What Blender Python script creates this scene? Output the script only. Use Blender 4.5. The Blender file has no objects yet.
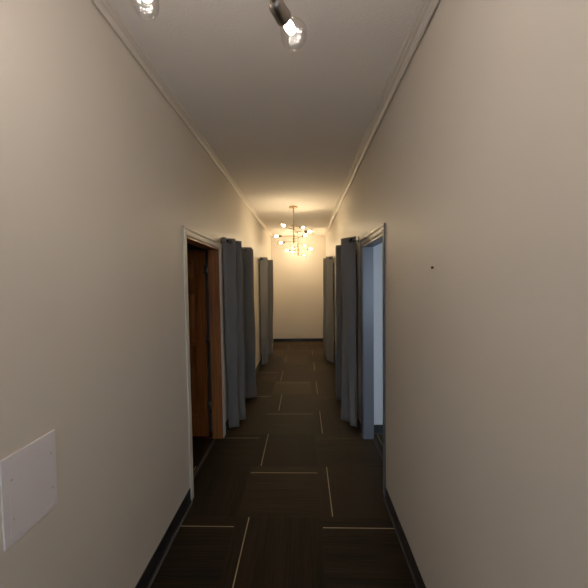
import bpy, bmesh, math, random
from mathutils import Vector, Matrix
random.seed(4)
C = bpy.context.scene
COL = C.collection
PI = math.pi

# ------------------------------------------------------------------ dimensions (metres)
XL, XR = -0.902, 0.6185          # hall side walls
H = 2.981                        # ceiling
Y0, YB = -2.6, 8.58              # hall ends
WT = 0.113                        # wall thickness

# ------------------------------------------------------------------ material helpers
def mat(name):
    m = bpy.data.materials.new(name); m.use_nodes = True
    nt = m.node_tree
    for n in list(nt.nodes):
        nt.nodes.remove(n)
    out = nt.nodes.new('ShaderNodeOutputMaterial')
    b = nt.nodes.new('ShaderNodeBsdfPrincipled')
    nt.links.new(b.outputs[0], out.inputs[0])
    return m, nt, b, out

def N(nt, typ, **kw):
    n = nt.nodes.new(typ)
    for k, v in kw.items():
        setattr(n, k, v)
    return n

def math_node(nt, op, a, b=None, c=None):
    n = nt.nodes.new('ShaderNodeMath'); n.operation = op
    for i, v in enumerate((a, b, c)):
        if v is None:
            continue
        if isinstance(v, (int, float)):
            n.inputs[i].default_value = v
        else:
            nt.links.new(v, n.inputs[i])
    return n.outputs[0]

def mix_col(nt, fac, a, b):
    n = nt.nodes.new('ShaderNodeMix'); n.data_type = 'RGBA'
    if isinstance(fac, (int, float)):
        n.inputs[0].default_value = fac
    else:
        nt.links.new(fac, n.inputs[0])
    for i, v in ((6, a), (7, b)):
        if isinstance(v, tuple):
            n.inputs[i].default_value = (*v, 1)
        else:
            nt.links.new(v, n.inputs[i])
    return n.outputs[2]

def obj_coords(nt, scale=(1, 1, 1)):
    t = N(nt, 'ShaderNodeTexCoord'); mp = N(nt, 'ShaderNodeMapping')
    mp.inputs['Scale'].default_value = scale
    nt.links.new(t.outputs['Object'], mp.inputs['Vector'])
    return mp.outputs[0]

def noise(nt, vec, scale, detail=4, rough=0.55):
    n = N(nt, 'ShaderNodeTexNoise')
    n.inputs['Scale'].default_value = scale
    n.inputs['Detail'].default_value = detail
    n.inputs['Roughness'].default_value = rough
    nt.links.new(vec, n.inputs['Vector'])
    return n.outputs['Fac']

def bump(nt, b, h, strength, dist):
    n = N(nt, 'ShaderNodeBump')
    n.inputs['Strength'].default_value = strength
    n.inputs['Distance'].default_value = dist
    nt.links.new(h, n.inputs['Height'])
    nt.links.new(n.outputs[0], b.inputs['Normal'])

def painted(name, col, rough=0.5, spec=0.5, tex=140, strength=0.25, dist=0.001, var=0.04):
    m, nt, b, o = mat(name)
    v = obj_coords(nt)
    f = noise(nt, v, 1.1, 3)
    d = tuple(c * (1 - var) for c in col); l = tuple(min(1, c * (1 + var)) for c in col)
    nt.links.new(mix_col(nt, f, d, l), b.inputs['Base Color'])
    b.inputs['Roughness'].default_value = rough
    b.inputs['Specular IOR Level'].default_value = spec
    bump(nt, b, noise(nt, v, tex, 2), strength, dist)
    return m

def metal(name, col, rough=0.3, metallic=1.0):
    m, nt, b, o = mat(name)
    v = obj_coords(nt)
    f = noise(nt, v, 30, 2)
    nt.links.new(mix_col(nt, f, tuple(c * .92 for c in col), col), b.inputs['Base Color'])
    b.inputs['Metallic'].default_value = metallic
    b.inputs['Roughness'].default_value = rough
    return m

M = {}
M['wall'] = painted('wall_paint', (0.79, 0.735, 0.655), 0.45, 0.4, 130, 0.22, 0.0012)
M['room_wall'] = painted('side_room_wall_paint', (0.74, 0.74, 0.74), 0.6)
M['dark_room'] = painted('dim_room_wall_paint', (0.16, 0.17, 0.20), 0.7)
M['ceiling'] = painted('ceiling_paint', (0.88, 0.83, 0.78), 0.8, 0.3, 90, 0.6, 0.003)
M['crown'] = painted('crown_paint', (0.80, 0.75, 0.68), 0.4, 0.5, 60, 0.05)
M['cream_trim'] = painted('cream_trim_paint', (0.74, 0.70, 0.64), 0.35, 0.5, 60, 0.05)
M['grey_trim'] = painted('grey_trim_paint', (0.165, 0.17, 0.185), 0.35, 0.5, 60, 0.05)
M['plate'] = painted('white_plate_plastic', (0.88, 0.84, 0.87), 0.42, 0.5, 250, 0.12, 0.0004, 0.02)
M['base'] = painted('black_vinyl', (0.026, 0.027, 0.030), 0.4, 0.5, 80, 0.08)
M['toe'] = painted('grey_vinyl', (0.075, 0.075, 0.078), 0.45, 0.5, 80, 0.08)
M['brass'] = metal('brushed_brass', (0.62, 0.46, 0.27), 0.32)
M['socket'] = metal('grey_bronze', (0.30, 0.27, 0.24), 0.35)
M['black_metal'] = metal('black_rod_metal', (0.03, 0.03, 0.03), 0.4, 0.8)
M['steel'] = metal('dull_steel', (0.30, 0.29, 0.28), 0.4)
M['ring'] = metal('grommet_metal', (0.10, 0.10, 0.105), 0.35)
M['screw'] = metal('dark_screw', (0.05, 0.04, 0.035), 0.5, 0.6)
M['screw_white'] = metal('painted_screw', (0.66, 0.63, 0.65), 0.45, 0.0)

def fabric(name, col):
    m, nt, b, o = mat(name)
    v = obj_coords(nt)
    w = noise(nt, obj_coords(nt, (260, 260, 90)), 1.0, 2)
    f = noise(nt, v, 3, 3)
    c = mix_col(nt, f, tuple(x * .9 for x in col), tuple(x * 1.1 for x in col))
    c2 = mix_col(nt, math_node(nt, 'MULTIPLY', w, 0.35), c, tuple(x * .7 for x in col))
    nt.links.new(c2, b.inputs['Base Color'])
    b.inputs['Roughness'].default_value = 0.75
    b.inputs['Specular IOR Level'].default_value = 0.25
    b.inputs['Sheen Weight'].default_value = 0.25
    b.inputs['Sheen Roughness'].default_value = 0.5
    bump(nt, b, math_node(nt, 'ADD', w, math_node(nt, 'MULTIPLY', noise(nt, v, 14, 3), 2.0)), 0.25, 0.002)
    return m
M['fabric'] = fabric('grey_curtain_fabric', (0.25, 0.247, 0.245))

def wood(name):
    m, nt, b, o = mat(name)
    v = obj_coords(nt, (1, 1, 1))
    g = noise(nt, obj_coords(nt, (38, 38, 1.6)), 1.0, 6, 0.6)
    w = noise(nt, obj_coords(nt, (160, 160, 5)), 1.0, 3)
    r = N(nt, 'ShaderNodeValToRGB')
    r.color_ramp.elements[0].position = 0.3; r.color_ramp.elements[0].color = (0.24, 0.088, 0.026, 1)
    r.color_ramp.elements[1].position = 0.72; r.color_ramp.elements[1].color = (0.60, 0.235, 0.070, 1)
    nt.links.new(g, r.inputs[0])
    c = mix_col(nt, math_node(nt, 'MULTIPLY', w, 0.4), r.outputs[0], (0.12, 0.042, 0.015))
    nt.links.new(c, b.inputs['Base Color'])
    b.inputs['Roughness'].default_value = 0.38
    bump(nt, b, w, 0.08, 0.001)
    return m
M['wood'] = wood('stained_oak')

# thin clear glass: reflects at grazing angles, lets light straight through
def thin_glass(name, tint, ripple=0.0, scale=60, zlo=None):
    m, nt, b, o = mat(name)
    nt.nodes.remove(b)
    tr = N(nt, 'ShaderNodeBsdfTransparent'); tr.inputs[0].default_value = (*tint, 1)
    gl = N(nt, 'ShaderNodeBsdfGlossy'); gl.inputs['Roughness'].default_value = 0.04
    fr = N(nt, 'ShaderNodeLayerWeight'); fr.inputs['Blend'].default_value = 0.5     # same from both sides of the thin sheet
    if ripple:
        v = obj_coords(nt)
        vo = N(nt, 'ShaderNodeTexVoronoi'); vo.inputs['Scale'].default_value = scale
        nt.links.new(v, vo.inputs['Vector'])
        bp = N(nt, 'ShaderNodeBump'); bp.inputs['Strength'].default_value = ripple; bp.inputs['Distance'].default_value = 0.01
        nt.links.new(vo.outputs['Distance'], bp.inputs['Height'])
        nt.links.new(bp.outputs[0], gl.inputs['Normal']); nt.links.new(bp.outputs[0], fr.inputs['Normal'])
    mx = N(nt, 'ShaderNodeMixShader')
    fac = math_node(nt, 'ADD', 0.03, math_node(nt, 'MULTIPLY', math_node(nt, 'POWER', fr.outputs['Facing'], 4.0), 0.75))
    nt.links.new(fac, mx.inputs[0]); nt.links.new(tr.outputs[0], mx.inputs[1]); nt.links.new(gl.outputs[0], mx.inputs[2])
    nt.links.new(mx.outputs[0], o.inputs[0])
    return m
M['bulb_glass'] = thin_glass('bulb_glass', (0.97, 0.97, 0.97))
M['crackle'] = thin_glass('bubbled_bulb_glass', (0.90, 0.90, 0.90), 0.35, 120)
M['pane'] = thin_glass('window_glass', (0.96, 0.97, 0.97))

def emitter(name, col, strength):
    m, nt, b, o = mat(name)
    nt.nodes.remove(b)
    e = N(nt, 'ShaderNodeEmission'); e.inputs[0].default_value = (*col, 1); e.inputs[1].default_value = strength
    nt.links.new(e.outputs[0], o.inputs[0])
    return m
M['led_near'] = emitter('neutral_white_led', (1.0, 0.88, 0.79), 80)
M['led_mid'] = emitter('warm_white_led', (1.0, 0.78, 0.48), 108)
M['led_far'] = emitter('warm_white_led_far', (1.0, 0.78, 0.48), 150)

# carpet: square tiles laid quarter turn, each with one tan thread line
TILE, TX0, TY0 = 0.604, -0.505, 2.138
def carpet():
    m, nt, b, o = mat('carpet_tiles')
    t = N(nt, 'ShaderNodeTexCoord'); s = N(nt, 'ShaderNodeSeparateXYZ')
    nt.links.new(t.outputs['Object'], s.inputs[0])
    X, Y = s.outputs[0], s.outputs[1]
    u = math_node(nt, 'DIVIDE', math_node(nt, 'SUBTRACT', X, TX0), TILE)
    v = math_node(nt, 'DIVIDE', math_node(nt, 'SUBTRACT', Y, TY0), TILE)
    iu, iv = math_node(nt, 'FLOOR', u), math_node(nt, 'FLOOR', v)
    fu, fv = math_node(nt, 'SUBTRACT', u, iu), math_node(nt, 'SUBTRACT', v, iv)
    par = math_node(nt, 'FLOORED_MODULO', math_node(nt, 'ADD', iu, iv), 2.0)     # 1: threads run along the hall
    par = math_node(nt, 'GREATER_THAN', par, 0.5)
    # streaky pile
    def streak(sx, sy, det=3):
        return noise(nt, obj_coords(nt, (sx, sy, 1)), 1.0, det, 0.6)
    def sel(a, c):
        return math_node(nt, 'ADD', math_node(nt, 'MULTIPLY', c, par), math_node(nt, 'MULTIPLY', a, math_node(nt, 'SUBTRACT', 1.0, par)))
    st = sel(streak(2.2, 90), streak(90, 2.2))
    broad = sel(streak(1.0, 14, 2), streak(14, 1.0, 2))
    cv = N(nt, 'ShaderNodeCombineXYZ'); nt.links.new(iu, cv.inputs[0]); nt.links.new(iv, cv.inputs[1])
    wn = N(nt, 'ShaderNodeTexWhiteNoise'); wn.noise_dimensions = '2D'; nt.links.new(cv.outputs[0], wn.inputs['Vector'])
    tone = wn.outputs['Value']
    r = N(nt, 'ShaderNodeValToRGB')
    r.color_ramp.elements[0].position = 0.39; r.color_ramp.elements[0].color = (0.0013, 0.0012, 0.0011, 1)
    r.color_ramp.elements[1].position = 0.68; r.color_ramp.elements[1].color = (0.028, 0.0172, 0.0084, 1)
    k = math_node(nt, 'ADD', math_node(nt, 'MULTIPLY', st, 0.55), math_node(nt, 'MULTIPLY', broad, 0.40))
    k = math_node(nt, 'ADD', k, math_node(nt, 'MULTIPLY', math_node(nt, 'SUBTRACT', tone, 0.40), 0.36))
    nt.links.new(k, r.inputs[0])
    col = r.outputs[0]
    # seams
    def band(f, lo, hi):
        return math_node(nt, 'MULTIPLY', math_node(nt, 'GREATER_THAN', f, lo), math_node(nt, 'LESS_THAN', f, hi))
    # thread line: fu at .137 when threads run along, fv at .855 when across
    w = 0.0062
    odd = math_node(nt, 'MULTIPLY', math_node(nt, 'COMPARE', iv, 3.0, 0.1), math_node(nt, 'COMPARE', iu, 0.0, 0.1))   # one tile laid off centre
    fl_ = math_node(nt, 'SUBTRACT', fu, math_node(nt, 'MULTIPLY', odd, 0.11))
    la = band(fl_, .145 - w, .145 + w); lb = band(fv, .853 - w, .853 + w)
    line = sel(lb, la)
    # worn in places, and fades out at one end of each tile
    along = sel(fu, fv)
    fade = math_node(nt, 'MULTIPLY', math_node(nt, 'GREATER_THAN', along, 0.02), math_node(nt, 'LESS_THAN', along, 0.995))
    wear = math_node(nt, 'ADD', 0.35, math_node(nt, 'MULTIPLY', noise(nt, obj_coords(nt), 2.3, 2), 0.9))
    line = math_node(nt, 'MULTIPLY', line, math_node(nt, 'MULTIPLY', fade, wear))
    worn = math_node(nt, 'MULTIPLY', math_node(nt, 'MULTIPLY', math_node(nt, 'GREATER_THAN', iu, 0.5), math_node(nt, 'GREATER_THAN', iv, 0.5)), math_node(nt, 'SUBTRACT', 1.0, par))
    line = math_node(nt, 'MULTIPLY', line, math_node(nt, 'SUBTRACT', 1.0, math_node(nt, 'MULTIPLY', worn, 0.8)))
    line = math_node(nt, 'MINIMUM', line, 1.0)
    col = mix_col(nt, line, col, (0.62, 0.48, 0.29))
    nt.links.new(col, b.inputs['Base Color'])
    b.inputs['Roughness'].default_value = 0.5
    b.inputs['Specular IOR Level'].default_value = 0.16
    sw = N(nt, 'ShaderNodeMapRange'); sw.inputs[1].default_value = .36; sw.inputs[2].default_value = .70; sw.inputs[3].default_value = .7; sw.inputs[4].default_value = 1.0
    nt.links.new(k, sw.inputs[0]); nt.links.new(sw.outputs[0], b.inputs['Sheen Weight'])
    b.inputs['Sheen Roughness'].default_value = 0.30
    b.inputs['Sheen Tint'].default_value = (1.0, 0.67, 0.36, 1)
    hgt = math_node(nt, 'ADD', st, math_node(nt, 'MULTIPLY', noise(nt, obj_coords(nt), 400, 2), 0.6))
    bump(nt, b, hgt, 0.5, 0.004)
    return m
M['carpet'] = carpet()

# ------------------------------------------------------------------ mesh helpers
def obj(name, bm, m, parent=None, smooth=False, bevel=0.0):
    me = bpy.data.meshes.new(name)
    bmesh.ops.recalc_face_normals(bm, faces=bm.faces)
    bm.to_mesh(me); bm.free()
    for k in (m if isinstance(m, (list, tuple)) else [m]):
        me.materials.append(M[k])
    o = bpy.data.objects.new(name, me); COL.objects.link(o)
    if smooth:
        for p in me.polygons: p.use_smooth = True
    if parent is not None:
        o.parent = parent
    if bevel:
        md = o.modifiers.new('bevel', 'BEVEL'); md.width = bevel; md.segments = 2; md.limit_method = 'ANGLE'
    return o

def add_box(bm, a, b, mi=0):
    x0, y0, z0 = a; x1, y1, z1 = b
    vs = [bm.verts.new(p) for p in ((x0,y0,z0),(x1,y0,z0),(x1,y1,z0),(x0,y1,z0),(x0,y0,z1),(x1,y0,z1),(x1,y1,z1),(x0,y1,z1))]
    for f in ((0,3,2,1),(4,5,6,7),(0,1,5,4),(1,2,6,5),(2,3,7,6),(3,0,4,7)):
        bm.faces.new([vs[i] for i in f]).material_index = mi

def box(name, a, b, m, parent=None, bevel=0.0):
    bm = bmesh.new(); add_box(bm, a, b)
    return obj(name, bm, m, parent, bevel=bevel)

def basis(d):
    d = Vector(d).normalized()
    up = Vector((0, 0, 1)) if abs(d.z) < .95 else Vector((1, 0, 0))
    x = up.cross(d).normalized(); y = d.cross(x)
    return x, y, d

def add_lathe(bm, org, d, prof, n=16, mi=0):
    """revolve (radius, height) pairs about axis d through org; radius 0 closes the end"""
    org = Vector(org); x, y, z = basis(d); rings = []
    for r, h in prof:
        if r < 1e-6:
            rings.append([bm.verts.new(org + z * h)])
        else:
            rings.append([bm.verts.new(org + z * h + (x * math.cos(2*PI*i/n) + y * math.sin(2*PI*i/n)) * r) for i in range(n)])
    for a, b in zip(rings, rings[1:]):
        for i in range(n):
            j = (i + 1) % n
            q = [a[i], a[j], b[j], b[i]] if len(a) > 1 and len(b) > 1 else ([a[0], b[j], b[i]] if len(a) == 1 else [a[i], a[j], b[0]])
            try: bm.faces.new(q).material_index = mi
            except ValueError: pass

def add_rod(bm, a, b, r, n=12):
    a, b = Vector(a), Vector(b); L = (b - a).length
    add_lathe(bm, a, b - a, [(0, 0), (r, 0), (r, L), (0, L)], n)

def add_torus(bm, org, d, R, r, n=20, k=8):
    org = Vector(org); x, y, z = basis(d); rings = []
    for i in range(n):
        t = 2*PI*i/n; c = x*math.cos(t) + y*math.sin(t)
        rings.append([bm.verts.new(org + c*(R + r*math.cos(2*PI*j/k)) + z*(r*math.sin(2*PI*j/k))) for j in range(k)])
    for i in range(n):
        for j in range(k):
            bm.faces.new([rings[i][j], rings[(i+1)%n][j], rings[(i+1)%n][(j+1)%k], rings[i][(j+1)%k]])

def empty(name, loc):
    o = bpy.data.objects.new(name, None); COL.objects.link(o); o.location = loc
    o.empty_display_size = .1
    return o

def tag(o, label, cat, group=None):
    o['label'] = label; o['category'] = cat
    if group: o['group'] = group
    return o

def struct(o, label=None):
    o['kind'] = 'structure'
    if label: o['label'] = label
    return o

# ------------------------------------------------------------------ room shell
bm = bmesh.new(); add_box(bm, (-4.6, -3.2, -0.12), (4.6, 9.4, 0.0))
struct(obj('floor', bm, 'carpet'), 'dark charcoal carpet tiles with thin tan lines')
bm = bmesh.new(); add_box(bm, (-4.6, -3.2, H), (4.6, 9.4, H + 0.12))
struct(obj('ceiling', bm, 'ceiling'), 'lightly textured hall ceiling')

DOOR_L = (2.345, 3.258, 2.066)       # clear opening y0, y1, height
DOOR_R = (2.405, 3.254, 2.066)
CURT_A_L, CURT_B_L = (3.56, 4.50, 2.06), (6.24, 7.02, 2.06)
CURT_A_R, CURT_B_R = (3.56, 4.46, 2.06), (6.28, 6.98, 2.06)

def wall_y(name, x0, x1, ya, yb, openings, m, label):
    """wall running along y between x0 and x1, with door openings cut out of it"""
    bm = bmesh.new(); y = ya
    for (a, b, h) in openings:
        add_box(bm, (x0, y, 0), (x1, a, H)); add_box(bm, (x0, a, h), (x1, b, H)); y = b
    add_box(bm, (x0, y, 0), (x1, yb, H))
    return struct(obj(name, bm, m), label)

wall_y('wall_left', XL - WT, XL, Y0, YB, [DOOR_L, CURT_A_L, CURT_B_L], 'wall', 'beige painted left wall of the hall')
wall_y('wall_right', XR, XR + WT, Y0, YB, [DOOR_R, CURT_A_R, CURT_B_R], 'wall', 'beige painted right wall of the hall')
struct(box('wall_far', (XL - WT, YB, 0), (XR + WT, YB + .14, H), 'wall'), 'cream end wall of the hall')
# glazed entrance door behind the viewer: daylight comes up the hall through it
EX0, EX1, EH = -.50, .22, 2.08
bm = bmesh.new()
add_box(bm, (XL - WT, Y0 - .14, 0), (EX0, Y0, H)); add_box(bm, (EX1, Y0 - .14, 0), (XR + WT, Y0, H)); add_box(bm, (EX0, Y0 - .14, EH), (EX1, Y0, H))
struct(obj('wall_near', bm, 'wall'), 'wall behind the viewer')
bm = bmesh.new()
for a, b in (((EX0, Y0 - .09, .012), (EX0 + .10, Y0 - .045, EH)), ((EX1 - .10, Y0 - .09, .012), (EX1, Y0 - .045, EH)),
             ((EX0 + .10, Y0 - .09, .012), (EX1 - .10, Y0 - .045, .24)), ((EX0 + .10, Y0 - .09, EH - .11), (EX1 - .10, Y0 - .045, EH))):
    add_box(bm, a, b)
ent = struct(obj('door_2', bm, 'grey_trim'), 'glazed entrance door behind the viewer')
box('pane', (EX0 + .09, Y0 - .071, .23), (EX1 - .09, Y0 - .064, EH - .10), 'pane', ent)
bm = bmesh.new(); add_rod(bm, (EX1 - .05, Y0 + .01, .90), (EX1 - .05, Y0 + .01, 1.20), .011)
for z in (.92, 1.18): add_rod(bm, (EX1 - .05, Y0 - .05, z), (EX1 - .05, Y0 + .01, z), .008)
obj('pull_handle', bm, 'steel', ent, True)

# the dim room behind the left door, and the rooms behind the curtains
def room(name, xa, xb, ya, yb, m, sides, label):
    bm = bmesh.new(); t = .06
    if 'x' in sides: add_box(bm, (xa - t, ya - t, 0), (xa, yb + t, H))
    if 'X' in sides: add_box(bm, (xb, ya - t, 0), (xb + t, yb + t, H))
    if 'y' in sides: add_box(bm, (xa, ya - t, 0), (xb, ya, H))
    if 'Y' in sides: add_box(bm, (xa, yb, 0), (xb, yb + t, H))
    return struct(obj(name, bm, m), label)
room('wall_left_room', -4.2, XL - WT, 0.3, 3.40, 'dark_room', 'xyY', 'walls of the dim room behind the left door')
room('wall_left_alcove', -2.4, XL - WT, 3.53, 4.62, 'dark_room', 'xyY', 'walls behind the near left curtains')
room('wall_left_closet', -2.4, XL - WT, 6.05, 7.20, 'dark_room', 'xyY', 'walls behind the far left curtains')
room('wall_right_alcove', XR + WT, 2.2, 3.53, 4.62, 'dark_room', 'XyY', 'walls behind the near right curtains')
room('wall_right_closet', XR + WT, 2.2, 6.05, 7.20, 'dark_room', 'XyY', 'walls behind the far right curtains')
# daylit room behind the right door: window in its near wall
room('wall_right_room', XR + WT, 3.9, -1.2, 3.36, 'room_wall', 'XY', 'pale walls of the daylit room behind the right door')
WX0, WX1, WZ0, WZ1 = 0.95, 2.75, 0.75, 2.25
bm = bmesh.new()
add_box(bm, (XR + WT, -1.34, 0), (WX0, -1.2, H)); add_box(bm, (WX1, -1.34, 0), (3.96, -1.2, H))
add_box(bm, (WX0, -1.34, 0), (WX1, -1.2, WZ0)); add_box(bm, (WX0, -1.34, WZ1), (WX1, -1.2, H))
struct(obj('wall_window_side', bm, 'room_wall'), 'window wall of the daylit room')
bm = bmesh.new()
for a, b in (((WX0, -1.31, WZ0), (WX0 + .05, -1.25, WZ1)), ((WX1 - .05, -1.31, WZ0), (WX1, -1.25, WZ1)),
             ((WX0 + .05, -1.31, WZ0), (WX1 - .05, -1.25, WZ0 + .05)), ((WX0 + .05, -1.31, WZ1 - .05), (WX1 - .05, -1.25, WZ1)),
             (((WX0 + WX1)/2 - .02, -1.31, WZ0 + .05), ((WX0 + WX1)/2 + .02, -1.25, WZ1 - .05))):
    add_box(bm, a, b)
win = struct(obj('window_1', bm, 'cream_trim'), 'window of the daylit room')
box('pane', (WX0 + .04, -1.283, WZ0 + .04), (WX1 - .04, -1.277, WZ1 - .04), 'pane', win)

# crown moulding: stepped profile, d = distance off the wall, z below the ceiling
def crown(name, xw, sgn, proj, label):
    k = proj / .045
    prof = [(.006, -.060), (.013, -.060), (.014, -.052), (.009, -.049), (.012, -.040), (.021, -.031), (.025, -.030), (.019, -.024),
            (.030, -.022), (.034, -.019), (.028, -.013), (.041, -.011), (.047, -.009), (.047, 0), (.006, 0)]
    prof = [(d * k, z) for d, z in prof]
    bm = bmesh.new(); segs = [(Y0, 3.128), (3.1315, YB)] if sgn < 0 else [(Y0, 3.832), (3.8355, YB)]
    for ya, yb in segs:
        A = [bm.verts.new((xw + sgn * d, ya, H + z)) for d, z in prof]
        B = [bm.verts.new((xw + sgn * d, yb, H + z)) for d, z in prof]
        n = len(prof)
        for i in range(n):
            j = (i + 1) % n
            bm.faces.new([A[i], A[j], B[j], B[i]])
        bm.faces.new(A); bm.faces.new(B[::-1])
    return struct(obj(name, bm, 'crown'), label)
crown('trim_1', XL, 1, .038, 'crown moulding along the left wall')
crown('trim_2', XR, -1, .060, 'crown moulding along the right wall')

# vinyl cove baseboards
def baseboard_side(name, xw, sgn, spans, label, h):
    prof = [(0, 0), (.020, 0), (.0195, .004), (.012, .010), (.006, .022), (.0045, .034), (.0045, h - .004), (.003, h), (0, h)]
    bm = bmesh.new()
    for ya, yb in spans:
        A = [bm.verts.new((xw + sgn * d, ya, z)) for d, z in prof]
        B = [bm.verts.new((xw + sgn * d, yb, z)) for d, z in prof]
        for i in range(len(prof)):
            j = (i + 1) % len(prof)
            bm.faces.new([A[i], A[j], B[j], B[i]]).material_index = 1 if i in (1, 2) else 0
        bm.faces.new(A); bm.faces.new(B[::-1])
    return struct(obj(name, bm, ['base', 'toe']), label)
CW = 0.065        # casing width
baseboard_side('baseboard_left', XL, 1, [(Y0, DOOR_L[0] - CW), (DOOR_L[1] + CW, CURT_A_L[0]), (CURT_A_L[1], CURT_B_L[0]), (CURT_B_L[1], YB)], 'black vinyl baseboard, left wall', .114)
baseboard_side('baseboard_right', XR, -1, [(Y0, DOOR_R[0] - CW), (DOOR_R[1] + CW, CURT_A_R[0]), (CURT_A_R[1], CURT_B_R[0]), (CURT_B_R[1], YB)], 'black vinyl baseboard, right wall', .092)
bm = bmesh.new()
add_box(bm, (XL + .02, YB - .006, .014), (XR - .02, YB, .092)); add_box(bm, (XL + .02, YB - .03, 0), (XR - .02, YB, .014), 1)
struct(obj('baseboard_far', bm, ['base', 'toe']), 'black vinyl baseboard, end wall')
bm = bmesh.new()
add_box(bm, (XR + WT, 3.354, .012), (3.9, 3.36, .10)); add_box(bm, (XR + WT, 3.338, 0), (3.9, 3.36, .012), 1)
struct(obj('baseboard_right_room', bm, ['base', 'toe']), 'black vinyl baseboard of the daylit room')

# ------------------------------------------------------------------ door frames
def casing(name, xw, sgn, op, m_case, m_jamb, label, jt=.018):
    """sgn: direction from the wall face into the hall"""
    y0, y1, h = op
    bm = bmesh.new()
    prof = [(0, .003), (.08, .007), (.34, .009), (.40, .006), (.62, .007), (.84, .012), (1.0, .012)]   # across the casing: inner to outer edge
    def strip(pa, pb, qa, qb):
        """pa->pb inner line, qa->qb outer line (y,z); mitred ends"""
        A = []; B = []
        for t, d in prof:
            A.append(bm.verts.new((xw + sgn * d, pa[0] + (qa[0] - pa[0]) * t, pa[1] + (qa[1] - pa[1]) * t)))
            B.append(bm.verts.new((xw + sgn * d, pb[0] + (qb[0] - pb[0]) * t, pb[1] + (qb[1] - pb[1]) * t)))
        A += [bm.verts.new((xw, qa[0], qa[1])), bm.verts.new((xw, pa[0], pa[1]))]
        B += [bm.verts.new((xw, qb[0], qb[1])), bm.verts.new((xw, pb[0], pb[1]))]
        n = len(A)
        for i in range(n):
            j = (i + 1) % n
            bm.faces.new([A[i], A[j], B[j], B[i]])
        bm.faces.new(A); bm.faces.new(B[::-1])
    strip((y0, 0), (y0, h), (y0 - CW, 0), (y0 - CW, h + CW))
    strip((y1, 0), (y1, h), (y1 + CW, 0), (y1 + CW, h + CW))
    strip((y0, h), (y1, h), (y0 - CW, h + CW), (y1 + CW, h + CW))
    o = struct(obj(name, bm, m_case), label)
    # jamb lining through the wall, with a stop
    bm = bmesh.new(); xi, xo = sorted((xw, xw - sgn * WT))
    add_box(bm, (xi, y0, 0), (xo, y0 + jt, h)); add_box(bm, (xi, y1 - jt, 0), (xo, y1, h))
    add_box(bm, (xi, y0 + jt, h - jt), (xo, y1 - jt, h))
    obj('jamb', bm, m_jamb, o, bevel=.0015)
    return o
fl = casing('trim_3', XL, 1, DOOR_L, 'cream_trim', 'wood', 'cream moulded casing of the left doorway')
fr = casing('trim_4', XR, -1, DOOR_R, 'grey_trim', 'grey_trim', 'grey painted casing of the right doorway')
box('threshold', (-1.003, DOOR_L[0] + .018, 0), (-.974, DOOR_L[1] - .018, .006), 'toe', fl, .002)
box('threshold', (XR + WT - .014, DOOR_R[0] + .018, 0), (XR + WT + .012, DOOR_R[1] - .018, .006), 'base', fr, .002)

# six-panel stained door, swung open into the dim room, hinged on the far jamb
dx1, dx0 = -1.063, -1.933
dy0, dy1 = 3.262, 3.297
door = empty('door_1', (dx1, dy0, 0)); struct(door, 'brown six panel wood door standing open')
def dparts():
    bm = bmesh.new()
    z0, z1 = .014, 2.048
    st = .108; mid = (dx0 + dx1) / 2
    xs = [(dx0 + st, mid - st/2), (mid + st/2, dx1 - st)]
    zs = [(.25, .82), (1.02, 1.595), (1.74, 1.94)]
    xg = sorted({dx0, dx1, *[v for p in xs for v in p]}); zg = sorted({z0, z1, *[v for p in zs for v in p]})
    def is_panel(xa, xb, za, zb):
        return any(abs(xa-p[0]) < 1e-6 and abs(xb-p[1]) < 1e-6 for p in xs) and any(abs(za-q[0]) < 1e-6 and abs(zb-q[1]) < 1e-6 for q in zs)
    for i in range(len(xg)-1):
        for j in range(len(zg)-1):
            if not is_panel(xg[i], xg[i+1], zg[j], zg[j+1]):
                add_box(bm, (xg[i], dy0, zg[j]), (xg[i+1], dy1, zg[j+1]))
    bmesh.ops.remove_doubles(bm, verts=bm.verts, dist=1e-5)
    # faces shared by two boxes are inside the slab: drop them
    seen = {}
    for f in bm.faces:
        seen.setdefault(tuple(sorted(v.index for v in f.verts)), []).append(f)
    bm.verts.index_update()
    seen = {}
    for f in bm.faces:
        seen.setdefault(tuple(sorted(v.index for v in f.verts)), []).append(f)
    bmesh.ops.delete(bm, geom=[f for fs in seen.values() if len(fs) > 1 for f in fs], context='FACES')
    fo = obj('slab', bm, 'wood', door)
    fo.matrix_parent_inverse = door.matrix_world.inverted()
    for (xa, xb) in xs:
        for (za, zb) in zs:
            bm = bmesh.new()
            for s, yf in ((1, dy0), (-1, dy1)):
                def ring(ins, d):
                    return [bm.verts.new((x, yf + s * d, z)) for x, z in ((xa+ins, za+ins), (xb-ins, za+ins), (xb-ins, zb-ins), (xa+ins, zb-ins))]
                R = [ring(0, .003), ring(.012, .011), ring(.020, .011), ring(.048, .003)]
                for A, B in zip(R, R[1:]):
                    for k in range(4):
                        bm.faces.new([A[k], A[(k+1)%4], B[(k+1)%4], B[k]])
                bm.faces.new(R[-1])
            p = obj('panel', bm, 'wood', door); p.matrix_parent_inverse = door.matrix_world.inverted()
dparts()
bpy.context.view_layer.update()
def local(o, root):
    o.parent = root; o.matrix_parent_inverse = Matrix.Translation(-Vector(root.location))
for c in door.children:
    local(c, door)
for hz in (1.84, 1.09, .365):
    bm = bmesh.new()
    add_rod(bm, (dx1 + .014, dy0 - .007, hz - .045), (dx1 + .014, dy0 - .007, hz + .045), .007, 10)
    add_lathe(bm, (dx1 + .014, dy0 - .007, hz + .045), (0, 0, 1), [(.004, 0), (.006, .004), (0, .009)], 10)
    add_box(bm, (dx1 - .012, dy0 - .002, hz - .045), (dx1 + .012, dy0 + .001, hz + .045))
    add_box(bm, (dx1 + .014, dy0 - .020, hz - .045), (XL - WT - .002, dy0 - .0175, hz + .045))
    local(obj('hinge', bm, 'steel', None, True), door)
bm = bmesh.new()
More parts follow.
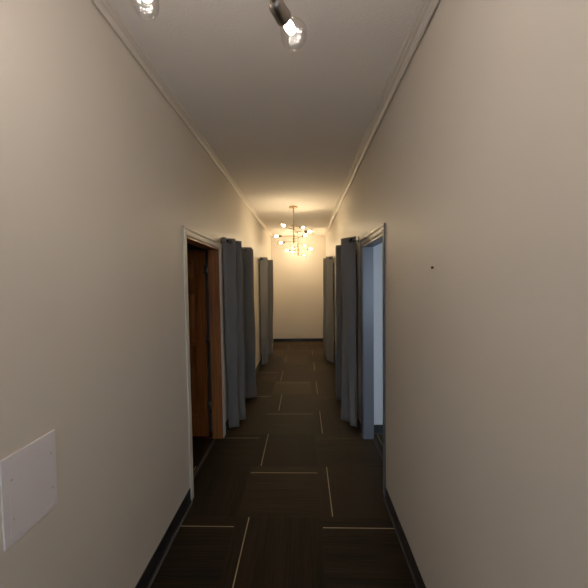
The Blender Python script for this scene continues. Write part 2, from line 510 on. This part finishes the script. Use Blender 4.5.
for s, yy in ((-1, dy0), (1, dy1)):
    add_lathe(bm, (dx0 + .07, yy, .96), (0, s, 0), [(0, 0), (.032, 0), (.032, .006), (.012, .010), (.011, .030), (.024, .040), (.028, .052), (.022, .064), (0, .068)], 20)
local(obj('knob', bm, 'steel', None, True), door)

# ------------------------------------------------------------------ white cover plate and the little screw on the walls
py0, py1, pz0, pz1 = .850, 1.048, .910, 1.183
pl = empty('cover_plate', (XL, (py0 + py1)/2, pz0)); tag(pl, 'blank white cover plate screwed flat on the left wall', 'cover plate')
bm = bmesh.new()
def prect(i, x): return [bm.verts.new((x, y, z)) for y, z in ((py0+i, pz0+i), (py1-i, pz0+i), (py1-i, pz1-i), (py0+i, pz1-i))]
rings = [prect(0, XL - .003), prect(0, XL + .0035), prect(.0015, XL + .0045), prect(.019, XL + .0048), prect(.0200, XL + .0044), prect(.021, XL + .0044), prect(.022, XL + .0048)]
for A, B in zip(rings, rings[1:]):
    for k in range(4): bm.faces.new([A[k], A[(k+1)%4], B[(k+1)%4], B[k]])
bm.faces.new(rings[-1]); bm.faces.new(rings[0][::-1])
local(obj('cover', bm, 'plate'), pl)
for y in (py0 + .030, py1 - .022):
    for z in (pz0 + .075, pz1 - .075):
        bm = bmesh.new()
        add_lathe(bm, (XL + .0046, y, z), (1, 0, 0), [(0, 0), (.0034, 0), (.0032, .001), (.0012, .0015), (0, .0008)], 12)
        s = obj('screw', bm, 'screw_white'); local(s, pl)

bm = bmesh.new()
add_lathe(bm, (XR + .008, 1.481, 1.757), (-1, 0, 0), [(0, 0), (.0032, 0), (.0032, .012), (.0065, .0135), (.0068, .0155), (.0045, .0185), (0, .019)], 14)
tag(obj('wall_screw', bm, 'screw', None, True), 'tiny dark screw left in the bare right wall', 'screw')

# ------------------------------------------------------------------ curtains
def catmull(P, n=9):
    out = []
    Q = [P[0]] + P + [P[-1]]
    for i in range(1, len(Q) - 2):
        p0, p1, p2, p3 = Q[i-1], Q[i], Q[i+1], Q[i+2]
        for k in range(n):
            t = k / n
            out.append(tuple(.5*((2*b) + (-a+c)*t + (2*a-5*b+4*c-d)*t*t + (-a+3*b-3*c+d)*t**3) for a, b, c, d in zip(p0, p1, p2, p3)))
    out.append(P[-1]); return out

CURT_TOP, ROD_Z = 2.195, 2.155
def curtain(pts_top, pts_bot, rod_x, label, group, ztop=CURT_TOP, zbot=.022, seed=0):
    """pts: plan points (x, y) of the pleats, top and bottom edge"""
    rnd = random.Random(seed)
    T, Bt = catmull(pts_top), catmull(pts_bot); n = len(T)
    cy = sum(p[1] for p in T) / n
    root = empty('curtain', (rod_x, cy, zbot)); tag(root, label, 'curtain', group)
    bm = bmesh.new(); nz = 36; grid = []
    ph = [rnd.uniform(0, 6.28) for _ in range(6)]
    for j in range(nz + 1):
        f = j / nz; z = ztop + (zbot - ztop) * f
        w = f ** 1.3; row = []
        for i in range(n):
            x = T[i][0] + (Bt[i][0] - T[i][0]) * w; y = T[i][1] + (Bt[i][1] - T[i][1]) * w
            s = i / n * 6.28
            a = .007 * min(1, f * 2.5)
            y += a * math.sin(5.1 * f * 3.14 + ph[0] + 2.3 * s); x += a * .7 * math.sin(3.7 * f * 3.14 + ph[1] + 1.7 * s)
            if f > .8:                                   # small slack wrinkles towards the hem
                y += .004 * math.sin(60 * f + ph[2] + 3 * s) * (f - .8) * 5
            row.append(bm.verts.new((x, y, z + (.004 * math.sin(2 * s + ph[3]) if j == nz else 0))))
        grid.append(row)
    for j in range(nz):
        for i in range(n - 1):
            bm.faces.new([grid[j][i], grid[j][i+1], grid[j+1][i+1], grid[j+1][i]])
    fab = obj('fabric', bm, 'fabric', None, True)
    md = fab.modifiers.new('thick', 'SOLIDIFY'); md.thickness = .0035; md.offset = 0
    local(fab, root)
    # grommets where the cloth crosses the rod
    for i in range(n - 1):
        a, b = T[i], T[i+1]
        if (a[0] - rod_x) * (b[0] - rod_x) < 0:
            t = (rod_x - a[0]) / (b[0] - a[0]); y = a[1] + (b[1] - a[1]) * t
            tx, ty = b[0]-a[0], b[1]-a[1]
            bm = bmesh.new(); add_torus(bm, (rod_x, y, ROD_Z), (-ty, tx, 0), .022, .0042)
            local(obj('grommet', bm, 'ring', None, True), root)
    return root

def pleats(spec, dx=0, amp=1.0, mid=None, dy=0):
    return [((mid + (x - mid) * amp if mid else x) + dx, y + dy) for x, y in spec]

GL1, GL2 = 'grey curtains on the near left rod', 'grey curtains on the far left rod'
GR1, GR2 = 'grey curtains on the near right rod', 'grey curtains on the far right rod'
RXL, RXR = -.822, .530
# left, near pair
curtain([(-.880, 3.325), (-.846, 3.352), (-.868, 3.40), (-.775, 3.482), (-.84, 3.55), (-.875, 3.58), (-.83, 3.625), (-.742, 3.677), (-.83, 3.74), (-.872, 3.775)],
        [(-.880, 3.440), (-.868, 3.448), (-.845, 3.458), (-.775, 3.485), (-.84, 3.54), (-.870, 3.585), (-.82, 3.63), (-.735, 3.68), (-.82, 3.75), (-.872, 3.79)],
        RXL, 'grey grommet curtain beside the cream-framed left doorway', GL1, seed=1)
curtain([(-.868, 4.262), (-.85, 4.30), (-.735, 4.378), (-.82, 4.45), (-.872, 4.48), (-.83, 4.53), (-.750, 4.575), (-.81, 4.63), (-.868, 4.66)],
        [(-.868, 4.285), (-.84, 4.33), (-.712, 4.385), (-.81, 4.45), (-.872, 4.485), (-.83, 4.53), (-.745, 4.58), (-.81, 4.63), (-.868, 4.67)],
        RXL, 'grey curtain on the left, second from the cream-framed doorway', GL1, seed=2)
# left, far pair
curtain([(-.868, 6.075), (-.85, 6.10), (-.730, 6.18), (-.81, 6.25), (-.872, 6.28), (-.82, 6.33), (-.745, 6.385), (-.82, 6.44), (-.868, 6.47)],
        [(-.868, 6.075), (-.85, 6.11), (-.765, 6.185), (-.82, 6.25), (-.872, 6.28), (-.82, 6.33), (-.770, 6.385), (-.82, 6.44), (-.868, 6.47)],
        RXL, 'pale warm-grey curtain, third along the left wall', GL2, seed=3)
curtain([(-.868, 6.84), (-.85, 6.87), (-.690, 6.945), (-.80, 7.01), (-.872, 7.04), (-.82, 7.08), (-.74, 7.13), (-.82, 7.18), (-.868, 7.21)],
        [(-.868, 6.84), (-.85, 6.87), (-.735, 6.955), (-.80, 7.01), (-.872, 7.04), (-.82, 7.08), (-.76, 7.13), (-.82, 7.18), (-.868, 7.21)],
        RXL, 'grey curtain nearest the end wall on the left', GL2, seed=4)
# right, near pair
curtain([(.585, 3.45), (.575, 3.468), (.50, 3.56), (.445, 3.655), (.50, 3.72), (.588, 3.75), (.54, 3.80), (.47, 3.83)],
        [(.588, 3.44), (.572, 3.478), (.517, 3.515), (.525, 3.575), (.428, 3.66), (.50, 3.72), (.588, 3.75), (.45, 3.83)],
        RXR, 'dark grey grommet curtain beside the grey-framed right doorway', GR1, seed=5)
curtain([(.588, 4.20), (.575, 4.23), (.455, 4.318), (.54, 4.38), (.588, 4.41), (.55, 4.46), (.47, 4.51), (.54, 4.57), (.588, 4.60)],
        [(.588, 4.20), (.575, 4.23), (.435, 4.320), (.54, 4.38), (.588, 4.41), (.55, 4.46), (.47, 4.51), (.54, 4.57), (.588, 4.60)],
        RXR, 'grey curtain on the right, second from the grey-framed doorway', GR1, seed=6)
# right, far pair
curtain([(.588, 6.13), (.575, 6.16), (.458, 6.29), (.54, 6.35), (.588, 6.38), (.55, 6.42), (.47, 6.47), (.54, 6.52), (.588, 6.55)],
        [(.588, 6.11), (.575, 6.15), (.455, 6.31), (.54, 6.37), (.588, 6.40), (.55, 6.44), (.46, 6.49), (.54, 6.54), (.588, 6.57)],
        RXR, 'pale warm-grey curtain, third along the right wall', GR2, seed=7)
curtain([(.588, 6.56), (.575, 6.585), (.428, 6.63), (.54, 6.70), (.588, 6.73), (.55, 6.78), (.46, 6.84), (.54, 6.92), (.588, 6.96)],
        [(.588, 6.59), (.575, 6.61), (.405, 6.66), (.54, 6.72), (.588, 6.75), (.55, 6.80), (.46, 6.86), (.54, 6.94), (.588, 6.98)],
        RXR, 'grey curtain nearest the end wall on the right', GR2, seed=8)

def curtain_rod(x, xw, ya, yb, label):
    root = empty('curtain_rod', (x, ya, ROD_Z)); tag(root, label, 'curtain rod')
    bm = bmesh.new(); add_rod(bm, (x, ya, ROD_Z), (x, yb, ROD_Z), .0095, 14); local(obj('rod', bm, 'black_metal', None, True), root)
    for y, s in ((ya, -1), (yb, 1)):
        bm = bmesh.new()
        add_lathe(bm, (x, y, ROD_Z), (0, s, 0), [(.0095, -.004), (.014, 0), (.014, .022), (.011, .028), (0, .029)], 14)
        local(obj('finial', bm, 'black_metal', None, True), root)
        bm = bmesh.new(); yy = y - s * .012
        add_box(bm, (min(xw, xw + (x-xw)*.06), yy - .012, ROD_Z - .035), (max(xw, xw + (x-xw)*.06), yy + .012, ROD_Z + .035))
        add_rod(bm, (xw, yy, ROD_Z - .014), (x, yy, ROD_Z - .014), .005, 8)
        local(obj('bracket', bm, 'black_metal'), root)
curtain_rod(RXL, XL, 3.345, 4.70, 'black curtain rod by the cream-framed left doorway')
curtain_rod(RXL, XL, 6.05, 7.25, 'black curtain rod on the far left wall, nearest the end wall')
curtain_rod(RXR, XR, 3.430, 4.64, 'black curtain rod by the grey-framed right doorway')
curtain_rod(RXR, XR, 6.09, 7.02, 'black curtain rod on the far right wall, nearest the end wall')

# ------------------------------------------------------------------ chandeliers: stem with six staggered arms, clear bulbs
def chandelier(x, y, arms, led, label, zb=2.362):
    root = empty('chandelier', (x, y, H)); tag(root, label, 'chandelier', 'brass chandeliers down the hall')
    bm = bmesh.new(); add_lathe(bm, (x, y, H), (0, 0, -1), [(0, 0), (.070, 0), (.072, .004), (.072, .022), (.066, .026), (.014, .028), (.012, .04), (0, .04)], 32)
    local(obj('canopy', bm, 'brass', None, True), root)
    bm = bmesh.new()
    add_rod(bm, (x, y, H - .03), (x, y, 2.68), .0075, 14)
    add_lathe(bm, (x, y, 2.68), (0, 0, -1), [(0, 0), (.012, 0), (.0125, .004), (.0125, 2.68 - zb - .008), (.008, 2.68 - zb), (0, 2.68 - zb)], 18)
    local(obj('stem', bm, 'brass', None, True), root)
    for z, az, L in arms:
        a = math.radians(az); d = Vector((math.cos(a), math.sin(a), 0)); o = Vector((x, y, z))
        e = L - .050                                 # where the bulb neck starts
        bm = bmesh.new()
        add_rod(bm, o - d * .05, o + d * (e - .055), .0055, 12)
        add_lathe(bm, o - d * .05, -d, [(.0055, 0), (.008, .002), (.008, .008), (0, .01)], 12)
        add_lathe(bm, o - d * .018, d, [(0, 0), (.010, .001), (.011, .018), (.010, .035), (0, .036)], 12)
        arm = obj('arm', bm, 'brass', None, True); local(arm, root)
        bm = bmesh.new()
        add_lathe(bm, o + d * (e - .062), d, [(0, 0), (.011, 0), (.017, .008), (.0205, .014), (.021, .050), (.022, .052), (.022, .060), (.013, .062), (0, .062)], 18)
        s = obj('socket', bm, 'socket', None, True); s.parent = arm
        bm = bmesh.new()
        add_lathe(bm, o + d * e, d, [(.0125, -.002), (.0150, .006), (.0200, .014), (.0270, .028), (.0340, .042), (.0385, .053), (.0400, .063), (.0385, .073), (.0340, .083)], 28)
        add_lathe(bm, o + d * e, d, [(.0340, .083), (.0260, .0915), (.014, .097), (0, .099)], 28, 1)
        add_lathe(bm, o + d * e, d, [(.0310, .081), (.0225, .0885), (.012, .093), (0, .0945)], 28, 1)
        b = obj('bulb', bm, ['bulb_glass', 'crackle'], None, True); b['label'] = 'lit clear glass bulb'; local(b, root)
        bm = bmesh.new()
        add_lathe(bm, o + d * e, d, [(0, .010), (.007, .012), (.0115, .020), (.0128, .032), (.0115, .044), (.007, .052), (0, .054)], 12)
        c = obj('light_core', bm, led, None, True); c.parent = b
    return root
chandelier(-.161, .62, [(2.43, 65.8, .334), (2.52, 135.0, .400), (2.65, -25, .33), (2.59, -118, .36), (2.48, 195, .33), (2.39, -75, .38)],
           'led_near', 'nearest brass chandelier overhead, only two bulbs showing at the top edge')
chandelier(-.161, 5.281, [(2.591, -111, .419), (2.650, 46, .25), (2.552, 1, .29), (2.480, -179, .315), (2.429, -63, .45), (2.390, 146, .302)],
           'led_mid', 'brass chandelier with whole canopy and stem showing, halfway down the hall')
chandelier(-.131, 7.90, [(2.600, 118, .34), (2.650, 60, .33), (2.530, 5, .33), (2.500, -172, .31), (2.435, -118, .30), (2.400, 62, .30)],
           'led_far', 'smallest-looking brass chandelier, farthest away, nearest the end wall')

# ------------------------------------------------------------------ daylight outside the side-room window
w = bpy.data.worlds.new('sky'); C.world = w; w.use_nodes = True
bg = w.node_tree.nodes['Background']; bg.inputs[0].default_value = (0.62, 0.77, 1.0, 1); bg.inputs[1].default_value = 3.4
def portal(cx, cy, cz, w_, h_):
    po = bpy.data.lights.new('window_portal', 'AREA'); po.shape = 'RECTANGLE'; po.size = w_; po.size_y = h_
    po.cycles.is_portal = True
    o = bpy.data.objects.new('window_portal', po); COL.objects.link(o)
    o.location = (cx, cy, cz); o.rotation_euler = (PI/2, 0, PI)
portal((WX0 + WX1)/2, -1.40, (WZ0 + WZ1)/2, WX1 - WX0, WZ1 - WZ0)
portal((EX0 + EX1)/2, Y0 - .16, EH/2, EX1 - EX0, EH)

# ------------------------------------------------------------------ camera
cd = bpy.data.cameras.new('camera'); cam = bpy.data.objects.new('camera', cd); COL.objects.link(cam)
F = Vector((-0.03228441, 0.99865077, -0.04067372)); R = Vector((0.99939438, 0.03172626, -0.0142943)); U = Vector((0.01298459, 0.04111057, 0.99907023))
cam.matrix_world = Matrix(((R.x, U.x, -F.x, 0), (R.y, U.y, -F.y, 0), (R.z, U.z, -F.z, 1.7), (0, 0, 0, 1)))
cd.sensor_width = 36; cd.sensor_fit = 'HORIZONTAL'; cd.lens = 36 * 306 / 588; cd.clip_start = .02
C.camera = cam
C.cycles.use_denoising = True
C.cycles.max_bounces = 10; C.cycles.diffuse_bounces = 6; C.cycles.transparent_max_bounces = 16
C.cycles.sample_clamp_indirect = 6
C.cycles.caustics_reflective = False
vs = C.view_settings
vs.view_transform = 'Standard'; vs.look = 'None'; vs.gamma = 1.0; vs.use_curve_mapping = False; vs.exposure = 1.26
